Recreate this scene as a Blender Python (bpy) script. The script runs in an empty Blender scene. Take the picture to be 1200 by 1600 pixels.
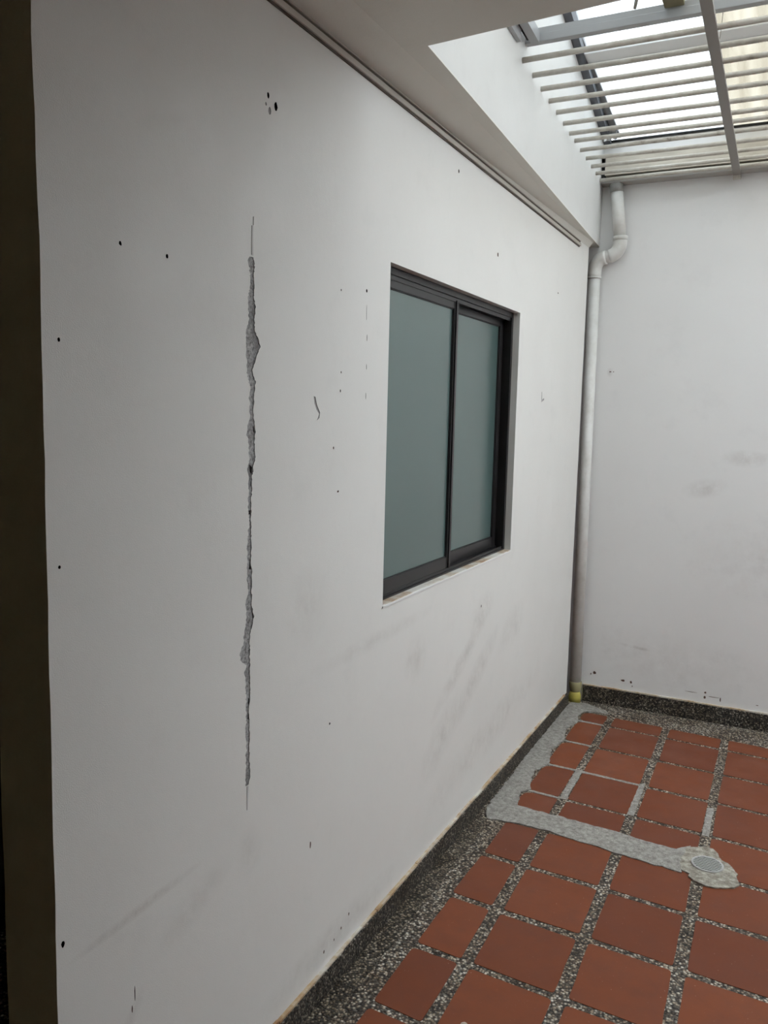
import bpy, bmesh, math, random
from mathutils import Vector, Matrix
random.seed(7)
S = bpy.context.scene
C = S.collection

# ---------------------------------------------------------------- camera
cam_d = bpy.data.cameras.new('camera'); cam = bpy.data.objects.new('camera', cam_d); C.objects.link(cam)
cam_d.sensor_fit = 'VERTICAL'; cam_d.sensor_height = 32.0; cam_d.lens = 1301.515/1600*32.0
cam_d.clip_start = 0.02
R_ = (0.8942045, 0.4470410, 0.0235065); U_ = (-0.0732040, 0.0942213, 0.9928563); F_ = (-0.4416327, 0.8895373, -0.1169783)
m = Matrix(((R_[0], U_[0], -F_[0], 1.10836), (R_[1], U_[1], -F_[1], 0), (R_[2], U_[2], -F_[2], 1.65), (0, 0, 0, 1)))
cam.matrix_world = m
S.camera = cam

# ---------------------------------------------------------------- daylight and exposure
w = bpy.data.worlds.new('overcast_sky'); S.world = w; w.use_nodes = True
bgn = w.node_tree.nodes['Background']
bgn.inputs['Color'].default_value = (0.925, 0.975, 1.015, 1); bgn.inputs['Strength'].default_value = 1.0
S.view_settings.view_transform = 'Standard'; S.view_settings.look = 'None'
S.view_settings.gamma = 1; S.view_settings.use_curve_mapping = False
S.view_settings.exposure = 2.60

# ---------------------------------------------------------------- material helpers
def mat(name, col=(.8, .8, .8), rough=.6, metal=0.0, spec=.5):
    M = bpy.data.materials.new(name); M.use_nodes = True
    b = M.node_tree.nodes['Principled BSDF']
    b.inputs['Base Color'].default_value = (*col, 1); b.inputs['Roughness'].default_value = rough
    b.inputs['Metallic'].default_value = metal; b.inputs['Specular IOR Level'].default_value = spec
    return M
class NT:
    def __init__(s, M): s.t = M.node_tree; s.b = s.t.nodes['Principled BSDF']; s.co = s.t.nodes.new('ShaderNodeTexCoord').outputs['Object']
    def n(s, typ, **kw):
        x = s.t.nodes.new(typ)
        for k, v in kw.items(): setattr(x, k, v)
        return x
    def l(s, a, b): s.t.links.new(a, b)
    def noise(s, scale, detail=3, rough=.5, vec=None, stretch=None):
        x = s.n('ShaderNodeTexNoise'); x.inputs['Scale'].default_value = scale; x.inputs['Detail'].default_value = detail; x.inputs['Roughness'].default_value = rough
        v = vec or s.co
        if stretch:
            mp = s.n('ShaderNodeMapping'); mp.inputs['Scale'].default_value = stretch; s.l(v, mp.inputs[0]); v = mp.outputs[0]
        s.l(v, x.inputs['Vector']); return x.outputs['Fac']
    def ramp(s, fac, stops):
        r = s.n('ShaderNodeValToRGB'); s.l(fac, r.inputs[0]); e = r.color_ramp.elements
        while len(e) < len(stops): e.new(.5)
        for i, (p, c) in enumerate(stops):
            e[i].position = p; e[i].color = (*c, 1) if isinstance(c, tuple) else (c, c, c, 1)
        return r.outputs[0]
    def math(s, op, a, b=None, clamp=False):
        x = s.n('ShaderNodeMath', operation=op, use_clamp=clamp)
        for i, v in enumerate((a, b)):
            if v is None: continue
            if isinstance(v, (int, float)): x.inputs[i].default_value = v
            else: s.l(v, x.inputs[i])
        return x.outputs[0]
    def mix(s, fac, a, b, blend='MIX'):
        x = s.n('ShaderNodeMix', data_type='RGBA', blend_type=blend)
        for i, v in ((0, fac), (6, a), (7, b)):
            if isinstance(v, (int, float)): x.inputs[i].default_value = v
            elif isinstance(v, tuple): x.inputs[i].default_value = (*v, 1)
            else: s.l(v, x.inputs[i])
        return x.outputs[2]
    def bump(s, h, strength, dist=.002):
        x = s.n('ShaderNodeBump'); x.inputs['Strength'].default_value = strength; x.inputs['Distance'].default_value = dist
        s.l(h, x.inputs['Height']); s.l(x.outputs[0], s.b.inputs['Normal'])
    def blob(s, axes, c, r, ang=0.0):
        """soft elliptical stain centred at c (two coordinates) on a wall plane"""
        sp = s.n('ShaderNodeSeparateXYZ'); s.l(s.co, sp.inputs[0])
        a = s.math('SUBTRACT', sp.outputs[axes[0]], c[0]); b = s.math('SUBTRACT', sp.outputs[axes[1]], c[1])
        ca, sa = math.cos(ang), math.sin(ang)
        u = s.math('DIVIDE', s.math('ADD', s.math('MULTIPLY', a, ca), s.math('MULTIPLY', b, sa)), r[0])
        v = s.math('DIVIDE', s.math('SUBTRACT', s.math('MULTIPLY', b, ca), s.math('MULTIPLY', a, sa)), r[1])
        d = s.math('ADD', s.math('MULTIPLY', u, u), s.math('MULTIPLY', v, v))
        return s.math('SUBTRACT', 1.0, s.math('SQRT', d), clamp=True)

def wall_paint(name, base, stains=(), axes=(1, 2), low=0.35):
    M = mat(name, base, .55, spec=.35); t = NT(M)
    c = t.ramp(t.noise(1.3, 4, .6), [(.3, tuple(x*.965 for x in base)), (.7, base)])
    fine = t.noise(7, 5, .65)
    c = t.mix(t.ramp(fine, [(.56, 0.0), (.8, .16)]), c, tuple(x*.72 for x in base))
    for (pos, r, ang, k) in stains:
        bl = t.blob(axes, pos, r, ang)
        nz = t.ramp(t.noise(14, 4, .7), [(.30, 0.0), (.75, 1.0)])
        f = t.math('MULTIPLY', t.math('MULTIPLY', bl, nz), k*.5, clamp=True)
        c = t.mix(f, c, (base[0]*.42, base[1]*.37, base[2]*.33))
    t.l(c, t.b.inputs['Base Color'])
    h = t.math('ADD', t.noise(420, 2, .5), t.math('MULTIPLY', t.noise(38, 3, .5), 1.0))
    t.bump(h, .30, .0012)
    t.l(t.ramp(t.noise(5), [(.3, .42), (.7, .62)]), t.b.inputs['Roughness'])
    return M

W = (.80, .785, .745)
WB = (.87, .86, .845)
M_left = wall_paint('white_wall_paint', W, [
    ((2.93, .70), (.34, .05), .45, 1.0), ((2.50, .83), (.10, .09), 0, .7), ((3.10, .60), (.35, .07), .5, .9), ((3.15, .86), (.16, .08), .3, .8),
    ((2.76, .47), (.25, .10), .5, .7), ((3.56, .71), (.22, .10), .3, .6), ((1.80, 1.15), (.12, .12), 0, .55), ((1.19, .66), (.20, .014), .03, 1.4),
    ((2.2, .97), (.5, .03), 0.02, .55), ((3.3, .30), (.9, .10), .1, .55), ((1.35, .58), (.16, .05), .3, .6), ((2.0, .14), (.45, .06), 0, .8),
    ((1.16, .45), (.05, .02), .9, .8), ((1.55, .60), (.06, .08), 0, .5)])
M_back = wall_paint('white_back_wall_paint', WB, [((.86, 1.458), (.14, .05), 0, 1.0), ((.66, 1.29), (.13, .06), .2, .9), ((.35, .36), (.12, .012), -.1, 1.2),
    ((.5, .3), (.6, .2), 0, .45), ((1.0, .9), (.5, .3), 0, .35), ((.12, 1.91), (.02, .03), 0, .9)], axes=(0, 2))
M_fascia = wall_paint('white_fascia_paint', (.74, .735, .71))
M_soffit = wall_paint('soffit_paint', (.78, .76, .69))
M_beige = wall_paint('beige_room_paint', (.84, .78, .58))
M_end = wall_paint('end_face_paint', (.84, .82, .62))

def aggregate(name, cols, scale=230, bump=.9):
    M = mat(name, (.4, .35, .3), .6, spec=.4); t = NT(M)
    v = t.n('ShaderNodeTexVoronoi'); v.inputs['Scale'].default_value = scale; t.l(t.co, v.inputs['Vector'])
    sp = t.n('ShaderNodeSeparateColor'); t.l(v.outputs['Color'], sp.inputs[0])
    n = len(cols); c = t.ramp(sp.outputs[0], [(i/n, x) for i, x in enumerate(cols)])
    c.node.color_ramp.interpolation = 'CONSTANT'
    edge = t.ramp(v.outputs['Distance'], [(.30, 1.0), (.62, .22)])
    c = t.mix(1.0, c, edge, 'MULTIPLY')
    dirt = t.ramp(t.noise(6, 4, .6), [(.35, (.62, .56, .48)), (.65, (1, 1, 1))])
    c = t.mix(1.0, c, dirt, 'MULTIPLY'); t.l(c, t.b.inputs['Base Color'])
    inv = t.math('SUBTRACT', 1.0, v.outputs['Distance']); t.bump(inv, bump, .004)
    return M
M_agg = aggregate('washed_pebble_grout', [(.10, .075, .055), (.34, .28, .21), (.62, .56, .46), (.16, .12, .09), (.46, .38, .29), (.78, .73, .64), (.07, .055, .045)], 125)
M_skirt = aggregate('dark_pebble_skirting', [(.05, .045, .04), (.12, .10, .08), (.28, .25, .20), (.07, .06, .05), (.17, .14, .11), (.40, .36, .30), (.04, .035, .03)], 150)
M_aggd = aggregate('brown_pebble_border', [(.07, .055, .04), (.20, .16, .11), (.36, .31, .23), (.11, .085, .06), (.26, .21, .15), (.50, .44, .35), (.05, .04, .03)], 135)

M_tile = mat('terracotta_tile', (.3, .09, .05), .42, spec=.22); t = NT(M_tile)
at = t.n('ShaderNodeVertexColor', layer_name='tint')
c = t.ramp(at.outputs['Color'], [(0, (.155, .042, .018)), (.5, (.190, .052, .020)), (1, (.222, .062, .024))])
c = t.mix(t.ramp(t.noise(9, 5, .65), [(.42, 0.0), (.75, .4)]), c, (.125, .045, .032))
c = t.mix(t.ramp(t.noise(150, 2, .5), [(.73, 0.0), (.80, .7)]), c, (.5, .35, .27))
t.l(c, t.b.inputs['Base Color']); t.bump(t.noise(30, 4, .6), .12, .002)
t.l(t.ramp(t.noise(4, 4), [(.3, .34), (.7, .55)]), t.b.inputs['Roughness'])

M_cem = mat('grey_cement', (.3, .28, .25), .85, spec=.2); t = NT(M_cem)
c = t.ramp(t.noise(55, 6, .75), [(.34, (.20, .185, .165)), (.5, (.33, .31, .28)), (.68, (.46, .44, .40))])
c = t.mix(t.ramp(t.noise(230, 2), [(.66, 0.0), (.70, .9)]), c, (.09, .08, .07))
c = t.mix(t.ramp(t.noise(180, 1), [(.70, 0.0), (.73, .8)]), c, (.75, .72, .66))
t.l(c, t.b.inputs['Base Color']); t.bump(t.noise(90, 6, .7), .9, .004)
M_cem2 = mat('pale_drain_cement', (.4, .37, .3), .85, spec=.2); t = NT(M_cem2)
c = t.ramp(t.noise(40, 6, .75), [(.32, (.17, .145, .115)), (.5, (.35, .32, .265)), (.72, (.66, .63, .54))])
t.l(c, t.b.inputs['Base Color']); t.bump(t.noise(60, 6, .7), 1.0, .006)
M_crack = mat('bare_render', (.33, .32, .31), .9, spec=.1); t = NT(M_crack)
c = t.ramp(t.noise(130, 4, .75), [(.34, (.15, .145, .14)), (.46, (.36, .35, .34)), (.62, (.56, .55, .54))])
c = t.mix(t.ramp(t.noise(11, 2), [(.54, 0.0), (.64, .5)]), c, (.20, .19, .185))
t.l(c, t.b.inputs['Base Color']); t.bump(t.noise(240, 5, .7), 1.0, .003)
M_scar = mat('scraped_paint', (.62, .61, .59), .7)
M_hole = mat('hole_dark', (.025, .02, .018), .9, spec=.1)
M_brown = mat('hole_brown', (.14, .09, .07), .9, spec=.1)
M_chip = mat('chip_grey', (.42, .40, .385), .9, spec=.1)
M_alu = mat('dark_bronze_aluminium', (.014, .0125, .013), .38, 0.0, .5)
M_aluin = mat('black_gasket', (.012, .012, .013), .5)
M_glass = bpy.data.materials.new('frosted_green_glass'); M_glass.use_nodes = True; nt = M_glass.node_tree
pb = nt.nodes['Principled BSDF']; pb.inputs['Base Color'].default_value = (.118, .185, .174, 1); pb.inputs['Coat Weight'].default_value = .8; pb.inputs['Coat Roughness'].default_value = .2; pb.inputs['Roughness'].default_value = .22; pb.inputs['Specular IOR Level'].default_value = .9
tr = nt.nodes.new('ShaderNodeBsdfTranslucent'); tr.inputs[0].default_value = (.3, .45, .42, 1)
mx = nt.nodes.new('ShaderNodeMixShader'); mx.inputs[0].default_value = .25
nt.links.new(pb.outputs[0], mx.inputs[1]); nt.links.new(tr.outputs[0], mx.inputs[2]); nt.links.new(mx.outputs[0], nt.nodes['Material Output'].inputs[0])
M_sill = mat('sill_paint', (.62, .58, .52), .7); t = NT(M_sill)
c = t.ramp(t.noise(9, 4, .6), [(.45, (.66, .63, .58)), (.58, (.50, .40, .30)), (.70, (.36, .20, .11))]); t.l(c, t.b.inputs['Base Color'])
M_edge = mat('paint_edge', (.66, .58, .46), .75); t = NT(M_edge)
c = t.ramp(t.noise(7, 5, .7), [(.40, (.66, .62, .55)), (.56, (.48, .34, .20)), (.70, (.30, .15, .07))]); t.l(c, t.b.inputs['Base Color'])
M_trimL = mat('cable_channel_plastic', (.50, .46, .40), .5)
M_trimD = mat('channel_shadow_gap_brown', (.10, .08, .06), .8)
M_pvc = mat('white_pvc', (.76, .75, .72), .38); t = NT(M_pvc)
c = t.ramp(t.noise(10, 4, .6), [(.4, (.78, .77, .74)), (.75, (.62, .60, .55))]); t.l(c, t.b.inputs['Base Color'])
M_olive = mat('stained_pvc_socket', (.36, .32, .17), .6); M_yel = mat('yellow_pipe_base', (.55, .47, .10), .5)
M_collar = mat('grey_collar', (.30, .29, .27), .7)
M_gut = mat('cream_gutter_paint', (.62, .57, .48), .6); t = NT(M_gut)
c = t.ramp(t.noise(6, 4, .6, stretch=(1, 1, 5)), [(.35, (.66, .61, .52)), (.7, (.50, .46, .39))]); t.l(c, t.b.inputs['Base Color'])
M_bar = mat('cream_painted_steel', (.58, .55, .48), .5); t = NT(M_bar)
c = t.ramp(t.noise(12, 5, .7), [(.35, (.64, .61, .55)), (.6, (.50, .46, .40)), (.78, (.20, .15, .11))]); t.l(c, t.b.inputs['Base Color']); t.bump(t.noise(60, 4), .5, .003)
M_flat = mat('flat_bar_paint', (.27, .245, .22), .55)
M_frame = mat('grey_aluminium', (.40, .405, .41), .5, .2)
M_roofbeam = mat('dark_galvanised_angle', (.10, .105, .12), .5, .3)
M_roofedge = mat('grey_angle_edge', (.26, .26, .27), .5, .3)
M_purlin = mat('pale_purlin', (.80, .80, .79), .6)
M_black = mat('black_gap', (.02, .02, .02), .8)
M_block = mat('mossy_wood', (.22, .20, .12), .8)
M_foil = mat('crumpled_foil', (.6, .6, .6), .35, .7)
M_wire = mat('grey_wire', (.25, .23, .2), .6)

def sheet_mat(name, tcol, dcol, streaks):
    M = bpy.data.materials.new(name); M.use_nodes = True; nt = M.node_tree; nt.nodes.remove(nt.nodes['Principled BSDF'])
    co = nt.nodes.new('ShaderNodeTexCoord'); mp = nt.nodes.new('ShaderNodeMapping'); mp.inputs['Scale'].default_value = (9, .8, 1)
    nz = nt.nodes.new('ShaderNodeTexNoise'); nz.inputs['Scale'].default_value = 1.6; nz.inputs['Detail'].default_value = 5
    nt.links.new(co.outputs['Object'], mp.inputs[0]); nt.links.new(mp.outputs[0], nz.inputs['Vector'])
    r = nt.nodes.new('ShaderNodeValToRGB'); r.color_ramp.elements[0].position = .40; r.color_ramp.elements[0].color = (*tcol, 1)
    r.color_ramp.elements[1].position = .72; r.color_ramp.elements[1].color = (*streaks, 1); nt.links.new(nz.outputs['Fac'], r.inputs[0])
    tp = nt.nodes.new('ShaderNodeBsdfTransparent'); nt.links.new(r.outputs[0], tp.inputs[0])
    tl = nt.nodes.new('ShaderNodeBsdfTranslucent'); tl.inputs[0].default_value = (*dcol, 1)
    mx = nt.nodes.new('ShaderNodeMixShader'); mx.inputs[0].default_value = .22
    nt.links.new(tp.outputs[0], mx.inputs[1]); nt.links.new(tl.outputs[0], mx.inputs[2]); nt.links.new(mx.outputs[0], nt.nodes['Material Output'].inputs[0])
    return M
M_sheetA = sheet_mat('bluish_fibreglass', (.62, .635, .64), (.6, .62, .63), (.52, .54, .55))
M_sheetC = sheet_mat('clear_fibreglass', (.95, .96, .97), (.9, .92, .94), (.90, .92, .93))
M_sheetB = sheet_mat('aged_cream_fibreglass', (.44, .425, .385), (.45, .43, .38), (.32, .30, .26))

# ---------------------------------------------------------------- mesh helpers
def obj(name, bm, material, parent=None, kind=None, label=None, smooth=False):
    me = bpy.data.meshes.new(name)
    bmesh.ops.recalc_face_normals(bm, faces=bm.faces)
    bm.to_mesh(me); bm.free()
    for M in (material if isinstance(material, (list, tuple)) else [material]): me.materials.append(M)
    if smooth: me.polygons.foreach_set('use_smooth', [True]*len(me.polygons))
    o = bpy.data.objects.new(name, me); C.objects.link(o)
    if parent: o.parent = parent; o.matrix_parent_inverse = Matrix.Translation(-parent.location)
    if kind: o['kind'] = kind
    if label: o['label'] = label
    return o
def thing(name, label, cat, loc=(0, 0, 0), group=None):
    o = bpy.data.objects.new(name, None); o.empty_display_size = .1; C.objects.link(o); o.location = loc
    o['label'] = label; o['category'] = cat
    if group: o['group'] = group
    return o
def tag(o, label, cat, group=None):
    o['label'] = label; o['category'] = cat
    if group: o['group'] = group
def box(bm, x0, x1, y0, y1, z0, z1, bev=0, mi=0):
    r = bmesh.ops.create_cube(bm, size=1)
    for v in r['verts']: v.co = Vector(((x0+x1)/2+v.co.x*(x1-x0), (y0+y1)/2+v.co.y*(y1-y0), (z0+z1)/2+v.co.z*(z1-z0)))
    es = list({e for v in r['verts'] for e in v.link_edges}); fs = list({f for v in r['verts'] for f in v.link_faces})
    for f in fs: f.material_index = mi
    if bev: bmesh.ops.bevel(bm, geom=es, offset=bev, segments=2, affect='EDGES', profile=.6)
    return bm
def B(*a, **k):
    bm = bmesh.new(); return box(bm, *a, **k)
def prism(bm, pts, z0, z1, bev=0, mi=0):
    n = len(pts)
    lo = [bm.verts.new((x, y, z0)) for x, y in pts]; hi = [bm.verts.new((x, y, z1)) for x, y in pts]
    fs = [bm.faces.new(hi), bm.faces.new(lo[::-1])]
    for i in range(n): fs.append(bm.faces.new((lo[i], lo[(i+1) % n], hi[(i+1) % n], hi[i])))
    for f in fs: f.material_index = mi
    if bev: bmesh.ops.bevel(bm, geom=list(fs[0].edges), offset=bev, segments=1, affect='EDGES')
    return bm
def tube(bm, pts, rad, seg=20, cap=True):
    pts = [Vector(p) for p in pts]
    rads = rad if isinstance(rad, (list, tuple)) else [rad]*len(pts)
    prev = None; rings = []
    for i, p in enumerate(pts):
        d = (pts[min(i+1, len(pts)-1)]-pts[max(i-1, 0)]).normalized()
        if prev is None:
            a = Vector((0, 1, 0)) if abs(d.y) < .9 else Vector((1, 0, 0)); prev = (a-d*a.dot(d)).normalized()
        else: prev = (prev-d*prev.dot(d)).normalized()
        q = d.cross(prev)
        rings.append([bm.verts.new(p+(prev*math.cos(k*2*math.pi/seg)+q*math.sin(k*2*math.pi/seg))*rads[i]) for k in range(seg)])
    for a, b in zip(rings, rings[1:]):
        for k in range(seg): bm.faces.new((a[k], a[(k+1) % seg], b[(k+1) % seg], b[k]))
    if cap: bm.faces.new(rings[0][::-1]); bm.faces.new(rings[-1])
    return bm

# ---------------------------------------------------------------- setting: walls, ceiling
YB = 4.80
obj('wall_back', B(-2.1, 4.35, YB, YB+.15, 0, 3.15), M_back, kind='structure')
obj('wall_right', B(4.2, 4.35, -2.5, YB, 0, 3.75), M_back, kind='structure')
obj('wall_front', B(-2.1, 4.35, -2.65, -2.5, 0, 2.6), M_beige, kind='structure')
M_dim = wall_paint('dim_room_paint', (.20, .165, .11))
obj('wall_added_shade', B(2.0, 2.1, -2.5, 1.6, 0, 2.6), M_dim, kind='structure')  # unseen dark wall added to keep bounced light off the left wall
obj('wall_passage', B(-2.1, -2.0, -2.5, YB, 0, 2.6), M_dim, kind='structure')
bm = bmesh.new()
prism(bm, [(-2.1, -2.65), (4.35, -2.65), (4.35, 1.728), (.168, 2.086), (.026, 4.8), (-2.1, 4.8)], 2.6, 2.604)
prism(bm, [(-2.1, -2.65), (4.35, -2.65), (4.35, 1.70), (.12, 2.05), (0, 4.8), (-2.1, 4.8)], 2.604, 2.72)
cv = [bm.verts.new(p) for p in ((0, .97, 2.571), (.11, .97, 2.6002), (0, .97, 2.6002), (0, 4.66, 2.571), (.022, 4.66, 2.6002), (0, 4.66, 2.6002), (.10, 2.5, 2.6002), (0, 2.5, 2.571))]
for q in ((0, 1, 6, 7), (7, 6, 4, 3), (0, 2, 1), (3, 4, 5)): bm.faces.new([cv[i] for i in q])
obj('ceiling', bm, M_soffit, kind='structure')
bm = bmesh.new(); prism(bm, [(-.3, 2.086), (.168, 2.086), (.026, 4.8), (-.3, 4.8)], 2.604, 3.62)
obj('wall_upper_left', bm, M_fascia, kind='structure')
bm = bmesh.new(); prism(bm, [(.160, 2.086), (4.2, 1.740), (4.2, 1.60), (.160, 1.95)], 2.604, 3.75)
obj('wall_upper_front', bm, M_fascia, kind='structure')

# left wall: front face with real recesses (crack, holes, chips) and the window opening
XW0, YW0, YW1, ZW0, ZW1 = -.128, 2.238, 3.49, 1.066, 2.09
CR = [(1.985, 1.5424, 1.5564), (1.972, 1.5362, 1.5615), (1.961, 1.5426, 1.5601), (1.95, 1.5448, 1.5574), (1.942, 1.5448, 1.5589), (1.921, 1.5436, 1.5605), (1.909, 1.5423, 1.5592), (1.898, 1.5354, 1.5579), (1.884, 1.5369, 1.5637), (1.864, 1.5412, 1.5646), (1.848, 1.54, 1.5612), (1.831, 1.5331, 1.5613), (1.814, 1.5304, 1.5744), (1.796, 1.5292, 1.5848), (1.782, 1.532, 1.5777), (1.762, 1.5336, 1.5663), (1.741, 1.5351, 1.5535), (1.725, 1.5353, 1.5609), (1.713, 1.541, 1.5682), (1.705, 1.5467, 1.5639), (1.684, 1.5441, 1.5612), (1.659, 1.5442, 1.5586), (1.634, 1.5459, 1.5588), (1.617, 1.536, 1.5647), (1.6, 1.5333, 1.5678), (1.583, 1.5391, 1.5636), (1.567, 1.5407, 1.5652), (1.545, 1.5451, 1.5683), (1.529, 1.5395, 1.5612), (1.512, 1.5382, 1.5599), (1.503, 1.5426, 1.5534), (1.486, 1.5399, 1.5543), (1.465, 1.5429, 1.553), (1.443, 1.5416, 1.5517), (1.428, 1.5417, 1.5504), (1.413, 1.5443, 1.5523), (1.398, 1.546, 1.5524), (1.375, 1.5413, 1.5526), (1.356, 1.5399, 1.5527), (1.332, 1.5385, 1.5529), (1.308, 1.5402, 1.5515), (1.289, 1.5388, 1.5566), (1.26, 1.539, 1.5568), (1.235, 1.5424, 1.5537), (1.222, 1.5345, 1.5571), (1.198, 1.5346, 1.5573), (1.178, 1.5364, 1.5658), (1.159, 1.5333, 1.561), (1.141, 1.5286, 1.5529), (1.122, 1.5255, 1.5482), (1.11, 1.5161, 1.5499), (1.096, 1.5098, 1.55), (1.08, 1.5178, 1.5485), (1.065, 1.5372, 1.5519), (1.048, 1.5276, 1.5504), (1.026, 1.5342, 1.5505), (1.001, 1.536, 1.5524), (0.99, 1.5377, 1.5508), (0.966, 1.5346, 1.5477), (0.935, 1.5381, 1.548), (0.925, 1.5365, 1.5497), (0.89, 1.5351, 1.55), (0.864, 1.5386, 1.5485), (0.845, 1.5355, 1.5503), (0.814, 1.5357, 1.5506), (0.789, 1.5342, 1.5541), (0.773, 1.5359, 1.5476)]
def crack_outline():
    L = []; Rr = []
    for i, (z, a, b) in enumerate(CR):
        L.append((a, z)); Rr.append((b, z))
        if i+1 < len(CR):
            z2, a2, b2 = CR[i+1]
            for k in (1, 2, 3):
                f = k/4
                L.append((a+(a2-a)*f+random.uniform(-.0035, .0026), z+(z2-z)*f)); Rr.append((b+(b2-b)*f+random.uniform(-.0026, .0026), z+(z2-z)*f+random.uniform(-.001, .001)))
    return L+Rr[::-1]
def ell(y, z, ry, rz, n=9, jag=.15, rot=0):
    o = []
    for k in range(n):
        a = 2*math.pi*k/n; q = 1+random.uniform(-jag, jag); u, v = ry*math.cos(a)*q, rz*math.sin(a)*q
        o.append((y+u*math.cos(rot)-v*math.sin(rot), z+u*math.sin(rot)+v*math.cos(rot)))
    return o
recess = [('plaster_crack', crack_outline(), .0018, M_crack, 'long vertical crack of bare grey render left of the window')]
for (y, z, ry, rz, mt, nm, lb) in [
    (1.639, 2.328, .008, .013, M_hole, 'screw_hole', 'large dark hole high on the white wall'), (1.609, 2.342, .005, .009, M_hole, 'screw_hole', None), (1.615, 2.312, .007, .011, M_chip, 'paint_chip', None), (1.600, 2.322, .004, .005, M_chip, 'paint_chip', None),
    (2.743, 2.476, .006, .008, M_hole, 'screw_hole', None), (1.153, 1.940, .0045, .005, M_hole, 'screw_hole', None), (1.275, 1.939, .0045, .005, M_hole, 'screw_hole', None),
    (1.010, 1.759, .0035, .0045, M_hole, 'screw_hole', None), (1.001, 1.379, .0035, .0045, M_hole, 'screw_hole', None), (2.092, 1.988, .005, .006, M_hole, 'screw_hole', None),
    (1.949, 1.970, .003, .004, M_brown, 'screw_hole', None), (1.956, 1.757, .003, .004, M_brown, 'screw_hole', None), (1.954, 1.708, .0035, .005, M_hole, 'screw_hole', None),
    (1.922, 1.557, .0035, .005, M_brown, 'screw_hole', None), (1.950, 1.439, .006, .004, M_brown, 'screw_hole', None), (3.176, 2.275, .008, .010, M_brown, 'screw_hole', None),
    (1.926, .796, .0045, .005, M_hole, 'screw_hole', None), (1.832, .487, .004, .012, M_brown, 'screw_hole', None), (3.137, .887, .006, .007, M_brown, 'screw_hole', None),
    (1.914, .126, .004, .007, M_brown, 'screw_hole', None), (2.013, .141, .004, .006, M_brown, 'screw_hole', None), (2.059, .160, .004, .006, M_brown, 'screw_hole', None), (1.972, .129, .003, .005, M_brown, 'screw_hole', None),
    (4.076, 2.252, .008, .006, M_brown, 'screw_hole', None), (2.10, 1.70, .002, .012, M_chip, 'paint_chip', None), (2.10, 1.78, .002, .010, M_chip, 'paint_chip', None), (2.099, 1.86, .002, .012, M_chip, 'paint_chip', None), (2.094, 1.93, .0015, .03, M_chip, 'paint_chip', None),
    (1.166, .49, .0015, .02, M_hole, 'paint_chip', None), (1.158, .462, .002, .010, M_brown, 'paint_chip', None), (.990, .700, .005, .008, M_hole, 'screw_hole', None)]:
    recess.append((nm, ell(y, z, ry*.8, rz*.8), .006 if mt is M_hole else .0015, mt, lb))
recess.append(('paint_chip', [(1.818, 1.690), (1.826, 1.689), (1.835, 1.668), (1.850, 1.650), (1.847, 1.636), (1.835, 1.629), (1.846, 1.646), (1.832, 1.657), (1.822, 1.672)], .002, M_chip, 'small crescent shaped chip in the paint'))
recess.append(('paint_chip', [(3.872, 1.770), (3.878, 1.770), (3.880, 1.735), (3.915, 1.742), (3.915, 1.733), (3.873, 1.722)], .002, M_chip, 'small L shaped scratch near the corner'))
def skirt_pts():
    pts = []; z = 0
    while z < 2.6:
        pts.append((.975+random.uniform(-.0012, .0012)-(.010 if z > 1.9 else 0)*(z-1.9)/.7, z)); z += .06
    return pts
bm = bmesh.new()
def loop(bm, pts, x=0.0):
    vs = [bm.verts.new((x, y, z)) for y, z in pts]
    return vs, [bm.edges.new((vs[i], vs[(i+1) % len(vs)])) for i in range(len(vs))]
edge_pts = skirt_pts()
YE = 4.66
outer = edge_pts+[(.965, 2.6), (YE, 2.6), (YE, 0)]
vo, eo = loop(bm, outer); alle = list(eo)
vw, ew = loop(bm, [(YW0, ZW0), (YW1, ZW0), (YW1, ZW1), (YW0, ZW1)]); alle += ew
holes = []
for r in recess:
    vs, es = loop(bm, r[1]); alle += es
bmesh.ops.triangle_fill(bm, edges=alle, use_beauty=True)
for f in bm.faces:
    f.normal_update()
# end face, far end, window reveals, rear face pieces
bv = [bm.verts.new((XW0, v.co.y, v.co.z)) for v in vo]
n = len(vo)
for i in range(n):
    f = bm.faces.new((vo[i], vo[(i+1) % n], bv[(i+1) % n], bv[i]))
    if i < len(edge_pts): f.material_index = 1
wb = [bm.verts.new((XW0, v.co.y, v.co.z)) for v in vw]
for i in range(4): bm.faces.new((vw[i], vw[(i+1) % 4], wb[(i+1) % 4], wb[i]))
rear = [bm.edges.get((bv[i], bv[(i+1) % n])) for i in range(n)]+[bm.edges.get((wb[i], wb[(i+1) % 4])) for i in range(4)]
bmesh.ops.triangle_fill(bm, edges=rear, use_beauty=True)
wall_left = obj('wall_left', bm, [M_left, M_end], kind='structure')
for nm, pts, dep, mt, lb in recess:
    bm = bmesh.new()
    a = [bm.verts.new((0, y, z)) for y, z in pts]; b = [bm.verts.new((-dep, y, z)) for y, z in pts]
    k = len(pts)
    for i in range(k): bm.faces.new((a[i], a[(i+1) % k], b[(i+1) % k], b[i]))
    es = [bm.edges.get((b[i], b[(i+1) % k])) for i in range(k)]
    bmesh.ops.triangle_fill(bm, edges=es, use_beauty=True)
    obj(nm, bm, mt, wall_left, label=lb)
bm = bmesh.new()
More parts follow.
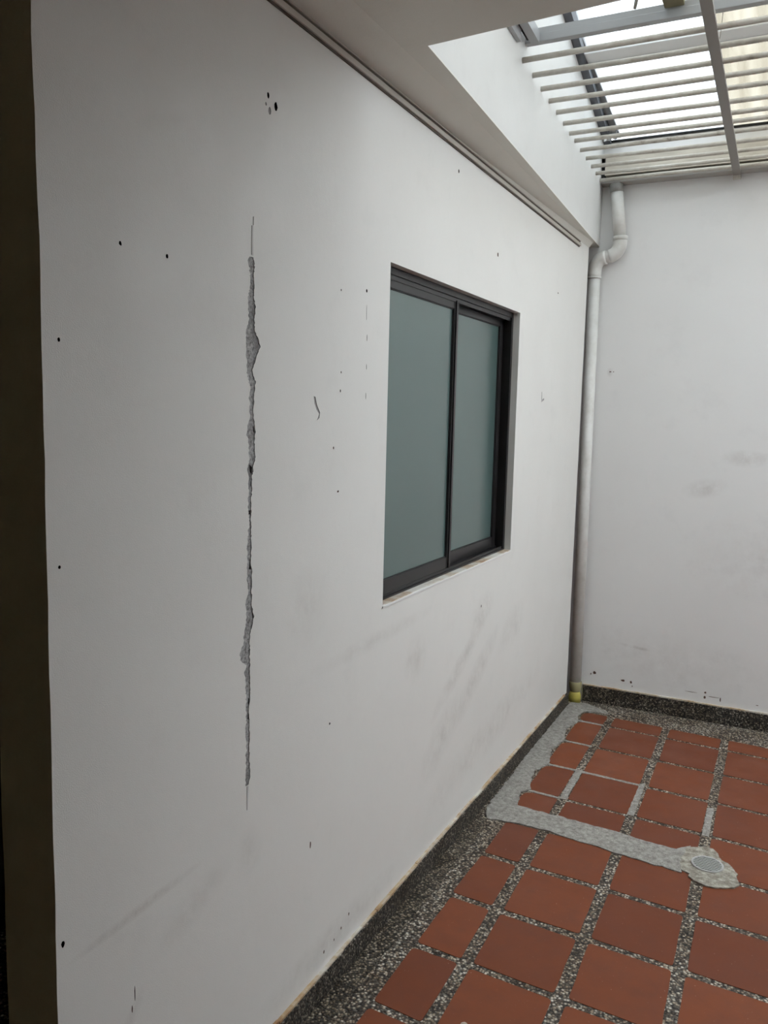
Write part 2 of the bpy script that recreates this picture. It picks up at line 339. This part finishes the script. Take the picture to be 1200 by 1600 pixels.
for q in ([(1.5597, 1.617), (1.563, 1.612), (1.565, 1.600), (1.5605, 1.604)], [(1.547, 1.530), (1.556, 1.522), (1.5552, 1.508), (1.549, 1.512)], [(1.5505, 1.312), (1.5535, 1.312), (1.5538, 1.287), (1.5475, 1.290)],
          [(1.5565, 1.194), (1.561, 1.186), (1.5665, 1.170), (1.5655, 1.157), (1.562, 1.175)], [(1.5460, .985), (1.5496, .982), (1.5490, .931), (1.5445, .935), (1.5470, .96)], [(1.5455, 1.425), (1.551, 1.425), (1.550, 1.416), (1.546, 1.416)]):
    vs1 = [bm.verts.new((-.0017, y, z)) for y, z in q]; vs2 = [bm.verts.new((-.0012, y, z)) for y, z in q]
    bm.faces.new(vs2); k = len(q)
    for i in range(k): bm.faces.new((vs1[i], vs1[(i+1) % k], vs2[(i+1) % k], vs2[i]))
obj('crack_gap', bm, M_hole, wall_left, label='dark open slits inside the grey crack')
bm = bmesh.new()
for q in ([(1.5485, 2.052), (1.5530, 2.053), (1.5545, 1.990), (1.5485, 1.990)], [(1.5400, .770), (1.5460, .770), (1.5425, .712), (1.5405, .712)], [(1.5545, 2.072), (1.5565, 2.072), (1.5560, 2.054), (1.5540, 2.054)]):
    vs1 = [bm.verts.new((0, y, z)) for y, z in q]; vs2 = [bm.verts.new((.0012, y, z)) for y, z in q]
    bm.faces.new(vs2); k = len(q)
    for i in range(k): bm.faces.new((vs1[i], vs1[(i+1) % k], vs2[(i+1) % k], vs2[i]))
obj('crack_end_scar', bm, M_scar, wall_left, label='faint scraped line at the ends of the crack')
bm = B(-.128, -.055, YE, YB, 0, 2.6); obj('wall_corner_recess', bm, mat('dark_brown_recess', (.17, .13, .12), .8), kind='structure')  # recess beside the pipe, dark brown all over

# cable channel under the soffit
bm = bmesh.new()
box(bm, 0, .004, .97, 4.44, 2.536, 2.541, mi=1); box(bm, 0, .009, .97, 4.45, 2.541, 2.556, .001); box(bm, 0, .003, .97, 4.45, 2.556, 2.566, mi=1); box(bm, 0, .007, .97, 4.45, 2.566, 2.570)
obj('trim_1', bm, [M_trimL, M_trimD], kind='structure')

# ---------------------------------------------------------------- window
win = bpy.data.objects.new('window_1', None); C.objects.link(win); win.location = (-.05, (YW0+YW1)/2, ZW0); win['kind'] = 'structure'
XF = -.028
bm = bmesh.new()
box(bm, -.105, XF, YW0, YW0+.022, ZW0, ZW1, .001); box(bm, -.105, XF, YW1-.022, YW1, ZW0, ZW1, .001)
box(bm, -.105, XF, YW0+.022, YW1-.022, ZW1-.022, ZW1, .001); box(bm, -.105, XF-.0, YW0+.022, YW1-.022, ZW0, ZW0+.010, .001)
for x in (-.034, -.060, -.088): box(bm, x-.003, x, YW0+.022, YW1-.022, ZW0+.010, ZW0+.020); box(bm, x-.003, x, YW0+.022, YW1-.022, ZW1-.036, ZW1-.022)
obj('window_frame', bm, M_alu, win)
def sash(x0, x1, y0, y1, sl, sr, handle):
    z0, z1 = ZW0+.012, ZW1-.026
    bm = bmesh.new()
    box(bm, x0, x1, y0, y0+sl, z0, z1, .0015); box(bm, x0, x1, y1-sr, y1, z0, z1, .0015)
    box(bm, x0+.001, x1-.001, y0+sl, y1-sr, z0, z0+.050, .0015); box(bm, x0+.001, x1-.001, y0+sl, y1-sr, z1-.034, z1, .0015)
    s = obj('sliding_sash', bm, M_alu, win)
    xm = (x0+x1)/2
    obj('pane', B(xm-.003, xm+.003, y0+sl-.004, y1-sr+.004, z0+.046, z1-.030), M_glass, s)
    g = bmesh.new()
    box(g, xm+.003, xm+.006, y0+sl, y0+sl+.003, z0+.05, z1-.034); box(g, xm+.003, xm+.006, y1-sr-.003, y1-sr, z0+.05, z1-.034)
    box(g, xm+.003, xm+.006, y0+sl, y1-sr, z0+.05, z0+.053); box(g, xm+.003, xm+.006, y0+sl, y1-sr, z1-.037, z1-.034)
    obj('gasket', g, M_aluin, s)
    return s
s1 = sash(-.058, -.036, YW0+.024, 2.875, .05, .040, True); s1['label'] = 'nearer sliding sash with frosted pane'
s2 = sash(-.086, -.064, 2.860, YW1-.024, .04, .040, False); s2['label'] = 'farther sliding sash set deeper in its frame'
obj('meeting_strip', B(-.036, -.031, 2.845, 2.853, ZW0+.02, ZW1-.03, .001), M_alu, win)
bm = B(XF, .0005, YW0, YW1, ZW0-.001, ZW0+.004, .001); obj('window_sill', bm, M_sill, win, label='chipped cream sill stained orange at the far end')
bm = B(.0, .003, YW0-.004, YW1+.002, ZW0-.006, ZW0+.001, .001); obj('sill_edge', bm, mat('sill_edge_white', (.8, .79, .77), .6), win)
# a plain curtain wall some way behind the glass keeps the room beyond dim
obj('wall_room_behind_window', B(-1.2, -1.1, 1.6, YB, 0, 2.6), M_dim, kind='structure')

# ---------------------------------------------------------------- floor: pebble bed, tiles
def col_x(k, y): return .278+.2955*(k-1)+(4.5-y)*(.0145)
rows = [4.600, 4.452, 4.128, 3.800, 3.476, 3.168, 2.868, 2.556, 2.246, 1.943]
while rows[-1] > -2.3: rows.append(rows[-1]-.303)
def row_y(r, x): return rows[r]-.056*(x)
bm = bmesh.new(); box(bm, -2.0, 4.2, -2.5, YB, -.05, 0)
floor = obj('floor', bm, M_agg, kind='structure', label='terracotta tiles set in washed pebble grout')
bm = bmesh.new(); tint = []
def tile(bm, r, k):
    jx, jy = .020, (.012 if r < 5 else .015)
    top, botm = r, r+1
    def corner(kk, rr, sx, sy):
        y = row_y(rr, .3*kk); x = col_x(kk, y)+sx; y = row_y(rr, x)+sy; return Vector((x, y, 0))
    if k == 0:
        lx = .125 if r < 5 else .140
        tl = Vector((lx, row_y(top, lx)-jy, 0)); bl = Vector((lx, row_y(botm, lx)+jy, 0))
    else: tl = corner(k, top, jx, -jy); bl = corner(k, botm, jx, jy)
    if top == 0: tl.y += jy; 
    tr_ = corner(k+1, top, -jx, -jy); br = corner(k+1, botm, -jx, jy)
    if top == 0: tr_.y += jy
    P = [tl, bl, br, tr_]
    for p in P: p.x += random.uniform(-.003, .003); p.y += random.uniform(-.003, .003)
    rad = [.012]*4
    if k == 0 and r < 5: rad[0] = .055; rad[1] = .04
    out = []
    for i in range(4):
        p, a, b = P[i], P[i-1], P[(i+1) % 4]
        da, db = (a-p).normalized(), (b-p).normalized(); rr = min(rad[i], (a-p).length*.45, (b-p).length*.45)
        s, e = p+da*rr, p+db*rr
        for j in range(5):
            f = j/4; q = s*(1-f)**2+p*2*f*(1-f)+e*f*f; out.append((q.x, q.y))
        # waviness along the edge
        nxt = P[(i+1) % 4]
        for f in (.3, .5, .7):
            q = p.lerp(nxt, f); out.append((q.x+random.uniform(-.0012, .0012), q.y+random.uniform(-.0012, .0012)))
    before = len(bm.faces)
    prism(bm, out, -.004, .0018, .0010)
    return len(bm.faces)-before
for r in range(len(rows)-1):
    for k in range(0, 14):
        if r >= 5 and row_y(r, .3*k) < -2.4: continue
        x1_ = col_x(k+1, rows[r]) 
        if x1_ > 4.19: continue
        tint += [random.random()]*tile(bm, r, k)
me_o = obj('floor_tiles', bm, M_tile, floor, label='smooth terracotta red tiles')
ca = me_o.data.color_attributes.new('tint', 'FLOAT_COLOR', 'CORNER')
if len(tint) == len(me_o.data.polygons):
    for p, tv in zip(me_o.data.polygons, tint): pass
# one tint per tile, looked up from the tile cell a face lies in
cellt = {}
for p in me_o.data.polygons:
    c_ = p.center; kk = math.floor((c_.x-.278-(4.5-c_.y)*.0145)/.2955+1.0)
    rr = sum(1 for q in rows if c_.y+.056*c_.x < q)
    tv = cellt.setdefault((kk, rr), random.random())
    for li in p.loop_indices: ca.data[li].color = (tv, tv, tv, 1)

# darker pebble borders beside the skirtings
def wavy(pts, amp, step=.02):
    out = []
    for i, p in enumerate(pts):
        q = pts[(i+1) % len(pts)]; L = math.dist(p, q); n_ = max(1, int(L/step))
        for k in range(n_):
            f = k/n_; out.append((p[0]+(q[0]-p[0])*f+random.uniform(-amp, amp), p[1]+(q[1]-p[1])*f+random.uniform(-amp, amp)))
    return out
def patch(name, pts, z, material, amp=.004, label=None, mound=0):
    bm = bmesh.new(); o = wavy(pts, amp)
    vs = [bm.verts.new((x, y, z)) for x, y in o]; lo = [bm.verts.new((x, y, -.002)) for x, y in o]; k = len(o)
    es = [bm.edges.new((vs[i], vs[(i+1) % k])) for i in range(k)]
    bmesh.ops.triangle_fill(bm, edges=es, use_beauty=True)
    for i in range(k): bm.faces.new((vs[i], vs[(i+1) % k], lo[(i+1) % k], lo[i]))
    return obj(name, bm, material, floor, label=label)
patch('pebble_border', [(.012, -2.4), (.072, -2.4), (.078, 3.10), (.012, 3.12)], .0012, M_aggd, .006, 'dark brown pebble strip along the left skirting')
CP = [[(.012, 4.70), (.10, 4.735), (.235, 4.66), (.25, 4.625), (.13, 4.60), (.10, 4.50), (.125, 4.44), (.13, 4.415), (.095, 4.27), (.125, 4.15), (.13, 4.11), (.105, 3.97), (.135, 3.83), (.135, 3.775), (.10, 3.67), (.13, 3.515), (.145, 3.480), (.112, 3.43), (.142, 3.300),
    (.30, 3.290), (.45, 3.283), (.633, 3.262), (.787, 3.250), (.84, 3.30), (.83, 3.08), (.80, 3.085), (.711, 3.092), (.581, 3.106), (.453, 3.127), (.285, 3.150), (.122, 3.138), (.060, 3.125), (.030, 3.22), (.022, 3.6), (.014, 4.0)],
    [(.125, 4.449), (.262, 4.444), (.262, 4.428), (.125, 4.43)], [(.125, 4.128), (.272, 4.122), (.272, 4.103), (.125, 4.11)], [(.13, 3.798), (.275, 3.793), (.275, 3.775), (.13, 3.78)], [(.14, 3.476), (.28, 3.468), (.28, 3.452), (.14, 3.46)],
    [(.272, 3.80), (.278, 3.46), (.306, 3.46), (.302, 3.80)], [(.302, 3.792), (.57, 3.775), (.57, 3.758), (.302, 3.772)], [(.568, 3.45), (.595, 3.45), (.588, 3.80), (.563, 3.78)], [(.868, 3.42), (.893, 3.42), (.890, 3.70), (.862, 3.68)]]
patch('cement_patch', CP[0], .0058, M_cem, .0055, 'rough grey cement repair running along wall and across to drain')
for q_ in CP[1:]: patch('cement_joint', q_, .003, M_cem, .0018, 'tile joint refilled with grey cement')
patch('drain_cement', [(.82, 3.28), (.86, 3.300), (.89, 3.33), (.92, 3.315), (.95, 3.27), (.99, 3.21), (1.02, 3.15), (1.025, 3.09), (.985, 3.055), (.95, 3.028), (.905, 3.028), (.87, 3.04), (.855, 3.09), (.82, 3.10)], .0075, M_cem2, .009, 'pale crumbly cement collar around the drain')

# skirtings
bm = bmesh.new(); box(bm, 0, .014, .975, YE, 0, .074, .003)
bb = obj('baseboard_left', bm, M_skirt, kind='structure', label='dark pebble skirting along left wall')
bm = bmesh.new(); y = .98
while y < YE-.1:
    l_ = random.uniform(.08, .25); box(bm, 0, .010+random.uniform(-.003, .002), y, min(y+l_, YE), .073, .079+random.uniform(0, .004), .001); y += l_
obj('paint_edge', bm, M_edge, bb, label='uneven cream and orange paint line')
bm = bmesh.new(); box(bm, .065, 4.2, YB-.014, YB, 0, .095, .003)
bb2 = obj('baseboard_back', bm, M_skirt, kind='structure', label='dark pebble skirting along back wall')
bm = bmesh.new(); x = .065
while x < 4.1:
    l_ = random.uniform(.08, .25); box(bm, x, min(x+l_, 4.2), YB-.010, YB, .0945, .100+random.uniform(0, .003), .001); x += l_
obj('paint_edge', bm, M_edge, bb2)
# back wall scuffs, thin chips in the paint
bm = bmesh.new()
for (x, z, rx, rz) in [(.126, .175, .008, .010), (.075+.03, .165, .003, .006), (.29, .155, .012, .006), (.335, .152, .006, .008), (.343, .13, .003, .004), (.735, .16, .006, .006), (.735, .133, .006, .009), (.66, .152, .030, .0015), (.78, .142, .035, .0015), (.815, .132, .003, .012), (1.0, .135, .006, .002), (.122, 1.914, .006, .004), (.14, 1.914, .003, .003)]:
    vs = [(x+rx*math.cos(a)*random.uniform(.7, 1.2), z+rz*math.sin(a)*random.uniform(.7, 1.2)) for a in [2*math.pi*k/9 for k in range(9)]]
    f1 = [bm.verts.new((a, YB-.0008, b)) for a, b in vs]; f2 = [bm.verts.new((a, YB, b)) for a, b in vs]; bm.faces.new(f1)
    for i in range(9): bm.faces.new((f1[i], f1[(i+1) % 9], f2[(i+1) % 9], f2[i]))
sc = obj('paint_chip', bm, M_brown, bpy.data.objects['wall_back'], label='small brown scuffs low on the back wall')

# ---------------------------------------------------------------- floor drain
dr = thing('floor_drain', 'small round metal floor drain grate in grey cement patch', 'drain', (.911, 3.182, .0075))
bm = bmesh.new(); R0 = .052
def ring(bm, r0, r1, z0, z1, cx, cy, n=40):
    v = [[bm.verts.new((cx+r*math.cos(2*math.pi*k/n), cy+r*math.sin(2*math.pi*k/n), z)) for k in range(n)] for r, z in ((r0, z0), (r1, z0), (r1, z1), (r0, z1))]
    for a in range(4):
        for k in range(n): bm.faces.new((v[a][k], v[a][(k+1) % n], v[(a+1) % 4][(k+1) % n], v[(a+1) % 4][k]))
ring(bm, .050, .057, .0075, .0115, .911, 3.182)
obj('rim', bm, M_foil, dr)
bm = bmesh.new(); bmesh.ops.create_circle(bm, cap_ends=True, segments=32, radius=.051, matrix=Matrix.Translation((.911, 3.182, .0079)))
obj('drain_opening', bm, M_black, dr)
M_slat = mat('dull_drain_metal', (.62, .64, .60), .4, .3)
for k in range(-4, 5):
    dy = k*.0122; hw = math.sqrt(max(.0505**2-dy*dy, 0))
    if hw < .01: continue
    obj('slat', B(.911-hw, .911+hw, 3.182+dy-.0026, 3.182+dy+.0026, .0082, .0112, .0008), M_slat, dr)
st = bmesh.new(); bmesh.ops.create_icosphere(st, subdivisions=2, radius=.011, matrix=Matrix.Translation((.408, 1.975, .009)) @ Matrix.Diagonal((1.1, .9, .6, 1)))
for v in st.verts: v.co += Vector((random.uniform(-1, 1), random.uniform(-1, 1), random.uniform(-1, 1)))*.0008
tag(obj('pebble', st, mat('pale_pebble', (.5, .42, .36), .35), smooth=True), 'single pale loose pebble lying on a red tile', 'pebble')

# ---------------------------------------------------------------- downpipe
dp = thing('downpipe', 'white plastic rainwater downpipe in the corner with double bend', 'pipe', (.018, 4.75, 0))
yp = 4.752; x0 = .016; r = .0325
obj('lower_pipe', tube(bmesh.new(), [(x0+.012, yp, .09), (x0, yp, 2.45)], r, 28), M_pvc, dp, smooth=True)
def arc(p, a, b, n=9):   # quadratic bend p0 -> corner -> p1
    return [Vector(p)*(1-f)**2+Vector(a)*2*f*(1-f)+Vector(b)*f*f for f in [i/n for i in range(n+1)]]
e1 = arc((x0, yp, 2.455), (x0, yp, 2.525), (x0+.060, yp, 2.533))
obj('elbow', tube(bmesh.new(), [(x0, yp, 2.425), (x0, yp, 2.445)]+e1, r+.0045, 28), M_pvc, dp, smooth=True, label='lower elbow')
obj('socket_ring', tube(bmesh.new(), [(x0, yp, 2.420), (x0, yp, 2.424), (x0, yp, 2.430)], [r+.004, r+.006, r+.006], 28), M_pvc, dp, smooth=True)
obj('short_pipe', tube(bmesh.new(), [(x0+.050, yp, 2.532), (x0+.095, yp, 2.540)], r+.001, 28), M_pvc, dp, smooth=True)
e2 = arc((x0+.078, yp, 2.537), (x0+.130, yp, 2.548), (x0+.132, yp, 2.612))
obj('elbow', tube(bmesh.new(), e2+[Vector((x0+.131, yp, 2.635))], r+.0045, 28), M_pvc, dp, smooth=True, label='upper elbow')
obj('socket_ring', tube(bmesh.new(), [(x0+.1315, yp, 2.617), (x0+.131, yp, 2.640)], r+.0065, 28), M_pvc, dp, smooth=True)
obj('upper_pipe', tube(bmesh.new(), [(x0+.131, yp, 2.62), (x0+.098, yp, 2.885)], r+.001, 28), M_pvc, dp, smooth=True)
obj('top_collar', tube(bmesh.new(), [(x0+.098, yp, 2.872), (x0+.094, yp, 2.917)], r+.004, 28), M_collar, dp, smooth=True, label='grimy grey collar under the gutter')
obj('base_socket', tube(bmesh.new(), [(x0+.012, yp, .062), (x0+.012, yp, .075), (x0+.012, yp, .10), (x0+.012, yp, .118), (x0+.012, yp, .122)], [r-.004, r-.001, r+.004, r+.004, r], 28), M_olive, dp, smooth=True, label='mud stained socket at the foot')
obj('base_cap', tube(bmesh.new(), [(x0+.012, yp, .0), (x0+.012, yp, .03), (x0+.012, yp, .045), (x0+.012, yp, .062)], [r+.002, r+.003, r+.001, r-.005], 28), M_yel, dp, smooth=True, label='yellow base cap')

# ---------------------------------------------------------------- gutter along the back wall
gt = thing('box_gutter', 'cream painted box gutter across the top of the back wall', 'gutter', (1.5, 4.75, 2.93))
obj('gutter_face', B(.052, 4.19, 4.715, YB-.001, 2.958, 3.052, .002), M_gut, gt)
obj('gutter_ledge', B(.012, 4.19, 4.722, YB-.001, 2.918, 2.948, .003), mat('grey_ledge_paint', (.40, .38, .35), .7), gt, label='grey ledge below the gutter face')
obj('gutter_end', B(.018, .050, 4.74, YB-.001, 2.950, 3.056), M_black, gt, label='black block painting the dark gap at the left end')  # solid black block stands for the dark hollow beside the gutter
obj('gutter_lid', B(.03, 4.19, 4.712, YB-.001, 3.053, 3.060), M_flat, gt)

# ---------------------------------------------------------------- overhead security grille
gr = thing('overhead_grille', 'cream steel bar grille spanning the courtyard below the roof', 'grille', (1.5, 3.8, 2.91))
for yb in [3.018, 3.172, 3.308, 3.452, 3.59, 3.733, 3.870, 3.987, 4.132, 4.282, 4.432, 4.568, 4.695]:
    xs = .168-(yb-2.086)*.0516; dz = random.uniform(-.003, .003)
    z_ = 2.915+(yb-3.018)*.0105
    pts = [(xs-.002+(4.2-xs)*f/12, yb+random.uniform(-.0025, .0025), z_+dz+random.uniform(-.0015, .0015)) for f in range(13)]
    obj('round_bar', tube(bmesh.new(), pts, .0098, 12), M_bar, gr, smooth=True)
def flat_x(y): return .7375+(4.77-y)*.0205-.040
bm = bmesh.new(); pa = [(flat_x(2.12), 2.12), (flat_x(2.12)+.036, 2.12), (flat_x(4.77)+.036, 4.765), (flat_x(4.77), 4.76)]
prism(bm, pa, 2.904, 2.917)
obj('flat_bar', bm, M_flat, gr, label='wide grey flat bar crossing under the round bars')
obj('flat_bar', B(2.0, 2.036, 2.12, 4.69, 2.904, 2.917), M_flat, gr)
bm = B(flat_x(4.77), flat_x(4.77)+.036, 4.755, 4.772, 2.885, 2.917, .001); obj('bar_end_lip', bm, M_bar, gr)

# ---------------------------------------------------------------- aluminium frame near the ceiling edge
fr = thing('skylight_frame', 'grey aluminium rail frame fixed near the ceiling edge', 'frame', (1.5, 3.06, 3.0))
bm = bmesh.new(); box(bm, .118, 4.19, 3.045, 3.075, 2.980, 3.008, .002); box(bm, .118, 4.19, 3.052, 3.06, 3.010, 3.030)
obj('cross_rail', bm, M_frame, fr)
def along(bm, xo, w_, y0, y1, z0, z1):
    f = lambda y: .168-(y-2.086)*.0516+xo
    prism(bm, [(f(y0), y0), (f(y0)+w_, y0), (f(y1)+w_, y1), (f(y1), y1)], z0, z1)
bm = bmesh.new(); along(bm, .022, .030, 2.1, 3.045, 2.975, 3.015); obj('side_rail', bm, M_frame, fr)
bm = bmesh.new(); along(bm, .001, .014, 2.1, 2.93, 2.94, 2.985); obj('wall_channel', bm, M_frame, fr)
bm = bmesh.new(); along(bm, .012, .012, 2.1, 3.02, 2.980, 3.005); obj('seal_strip', bm, M_black, fr)
tag(obj('wooden_block', B(.596, .660, 2.93, 3.044, 3.011, 3.07, .004), M_block), 'small mossy wooden block resting on the aluminium rail', 'block')
bm = tube(bmesh.new(), [(.51, 2.99, 3.40), (.512, 2.99, 3.10), (.509, 2.991, 3.06), (.513, 2.99, 3.03), (.509, 2.99, 3.005)], [.0008, .0008, .003, .006, .005], 8)
tag(obj('hanging_hook', bm, M_wire, smooth=True), 'small dark hook dangling on a thread from the roof', 'hook')
bm = tube(bmesh.new(), [(.757, 3.28, 3.425), (.755, 3.285, 3.08), (.748, 3.31, 3.01), (.738, 3.343, 2.96)], .0012, 6)
wr = obj('hanging_wire', bm, M_wire); tag(wr, 'thin wire hanging from the roof right of the flat bar', 'wire')
bm = bmesh.new(); bmesh.ops.create_icosphere(bm, subdivisions=2, radius=.012, matrix=Matrix.Translation((.756, 3.283, 3.08)) @ Matrix.Diagonal((1.2, 1.2, .5, 1)))
obj('wire_knot', bm, M_wire, wr)

# ---------------------------------------------------------------- roof
def rz(y): return 3.18+.165*(4.8-y)
rb = thing('roof_edge_beam', 'dark galvanised angle beam sloping along the left roof edge', 'beam', (.05, 3.6, 3.35))
def slope_bar(bm, xa, xb, y0, y1, za, zb, skew=0):
    vs = []
    for y in (y0, y1):
        f = .168-(y-2.086)*.0516 if skew else 0
        for x, z in ((xa+f, za), (xb+f, za), (xb+f, zb), (xa+f, zb)): vs.append(bm.verts.new((x, y, rz(y)+z)))
    for q in ((0, 1, 2, 3), (7, 6, 5, 4), (0, 4, 5, 1), (1, 5, 6, 2), (2, 6, 7, 3), (3, 7, 4, 0)): bm.faces.new([vs[i] for i in q])
    return bm
obj('beam_web', slope_bar(bmesh.new(), -.03, .035, 1.9, 4.79, -.05, .02, 1), M_roofbeam, rb)
obj('beam_flange', slope_bar(bmesh.new(), .078, .112, 1.9, 4.79, -.012, -.002), M_roofedge, rb)
obj('beam_plate', slope_bar(bmesh.new(), -.02, .080, 1.9, 4.79, -.006, .004), M_roofbeam, rb)
pr = thing('purlin', 'pale grey roof purlin crossing under the roof sheets', 'beam', (1.5, 4.06, 3.25))
obj('purlin_web', B(-.05, 4.19, 3.93, 4.035, rz(4.035)-.030, rz(4.035)-.006, .002), M_purlin, pr)
obj('purlin_lip', B(.01, 4.19, 4.036, 4.044, rz(4.04)-.048, rz(4.04)-.006), M_purlin, pr)
def sheet(name, xa, xb, material, label, n):
    bm = bmesh.new(); top = []
    ys = (1.75, 4.93)
    for s in (0, .002):
        for y in ys:
            top.append([bm.verts.new((xa+(xb-xa)*i/n, y, rz(y)+.006+s+.007*math.sin((xa+(xb-xa)*i/n)*2*math.pi/.076))) for i in range(n+1)])
    for i in range(n):
        bm.faces.new((top[0][i], top[0][i+1], top[1][i+1], top[1][i])); bm.faces.new((top[2][i], top[3][i], top[3][i+1], top[2][i+1]))
    for e_, f_ in ((0, 2), (1, 3)):
        for i in range(n): bm.faces.new((top[e_][i], top[e_][i+1], top[f_][i+1], top[f_][i]))
    o = obj(name, bm, material, smooth=False); tag(o, label, 'roof sheet')
sheet('roof_sheet', .06, .650, M_sheetA, 'bluish white translucent roof sheet beside the left wall', 76)
sheet('roof_sheet', .648, 1.50, M_sheetB, 'cream aged translucent roof sheet right of the bluish one', 110)
sheet('roof_sheet', 1.49, 3.05, M_sheetC, 'unseen roof sheet past the second flat bar, made clear for extra daylight', 110)  # out-of-view sheets kept far clearer so more daylight reaches the left wall
sheet('roof_sheet', 3.04, 4.2, M_sheetC, 'unseen roof sheet nearest the right wall, made clear for extra daylight', 110)
obj('trim_2', B(.02, 4.2, 4.78, 4.80, 3.150, 3.158), M_black, kind='structure')
# crumpled flashing at the far left roof corner
bm = bmesh.new(); bmesh.ops.create_grid(bm, x_segments=7, y_segments=5, size=.5)
for v in bm.verts: v.co = Vector((.065+v.co.x*.09, 4.70+random.uniform(-.012, .012), 3.165+v.co.y*.06+random.uniform(-.008, .008)))
fo = obj('foil_flashing', bm, M_foil); fo.modifiers.new('solid', 'SOLIDIFY').thickness = .001
tag(fo, 'crumpled foil flashing in the far left roof corner', 'flashing')
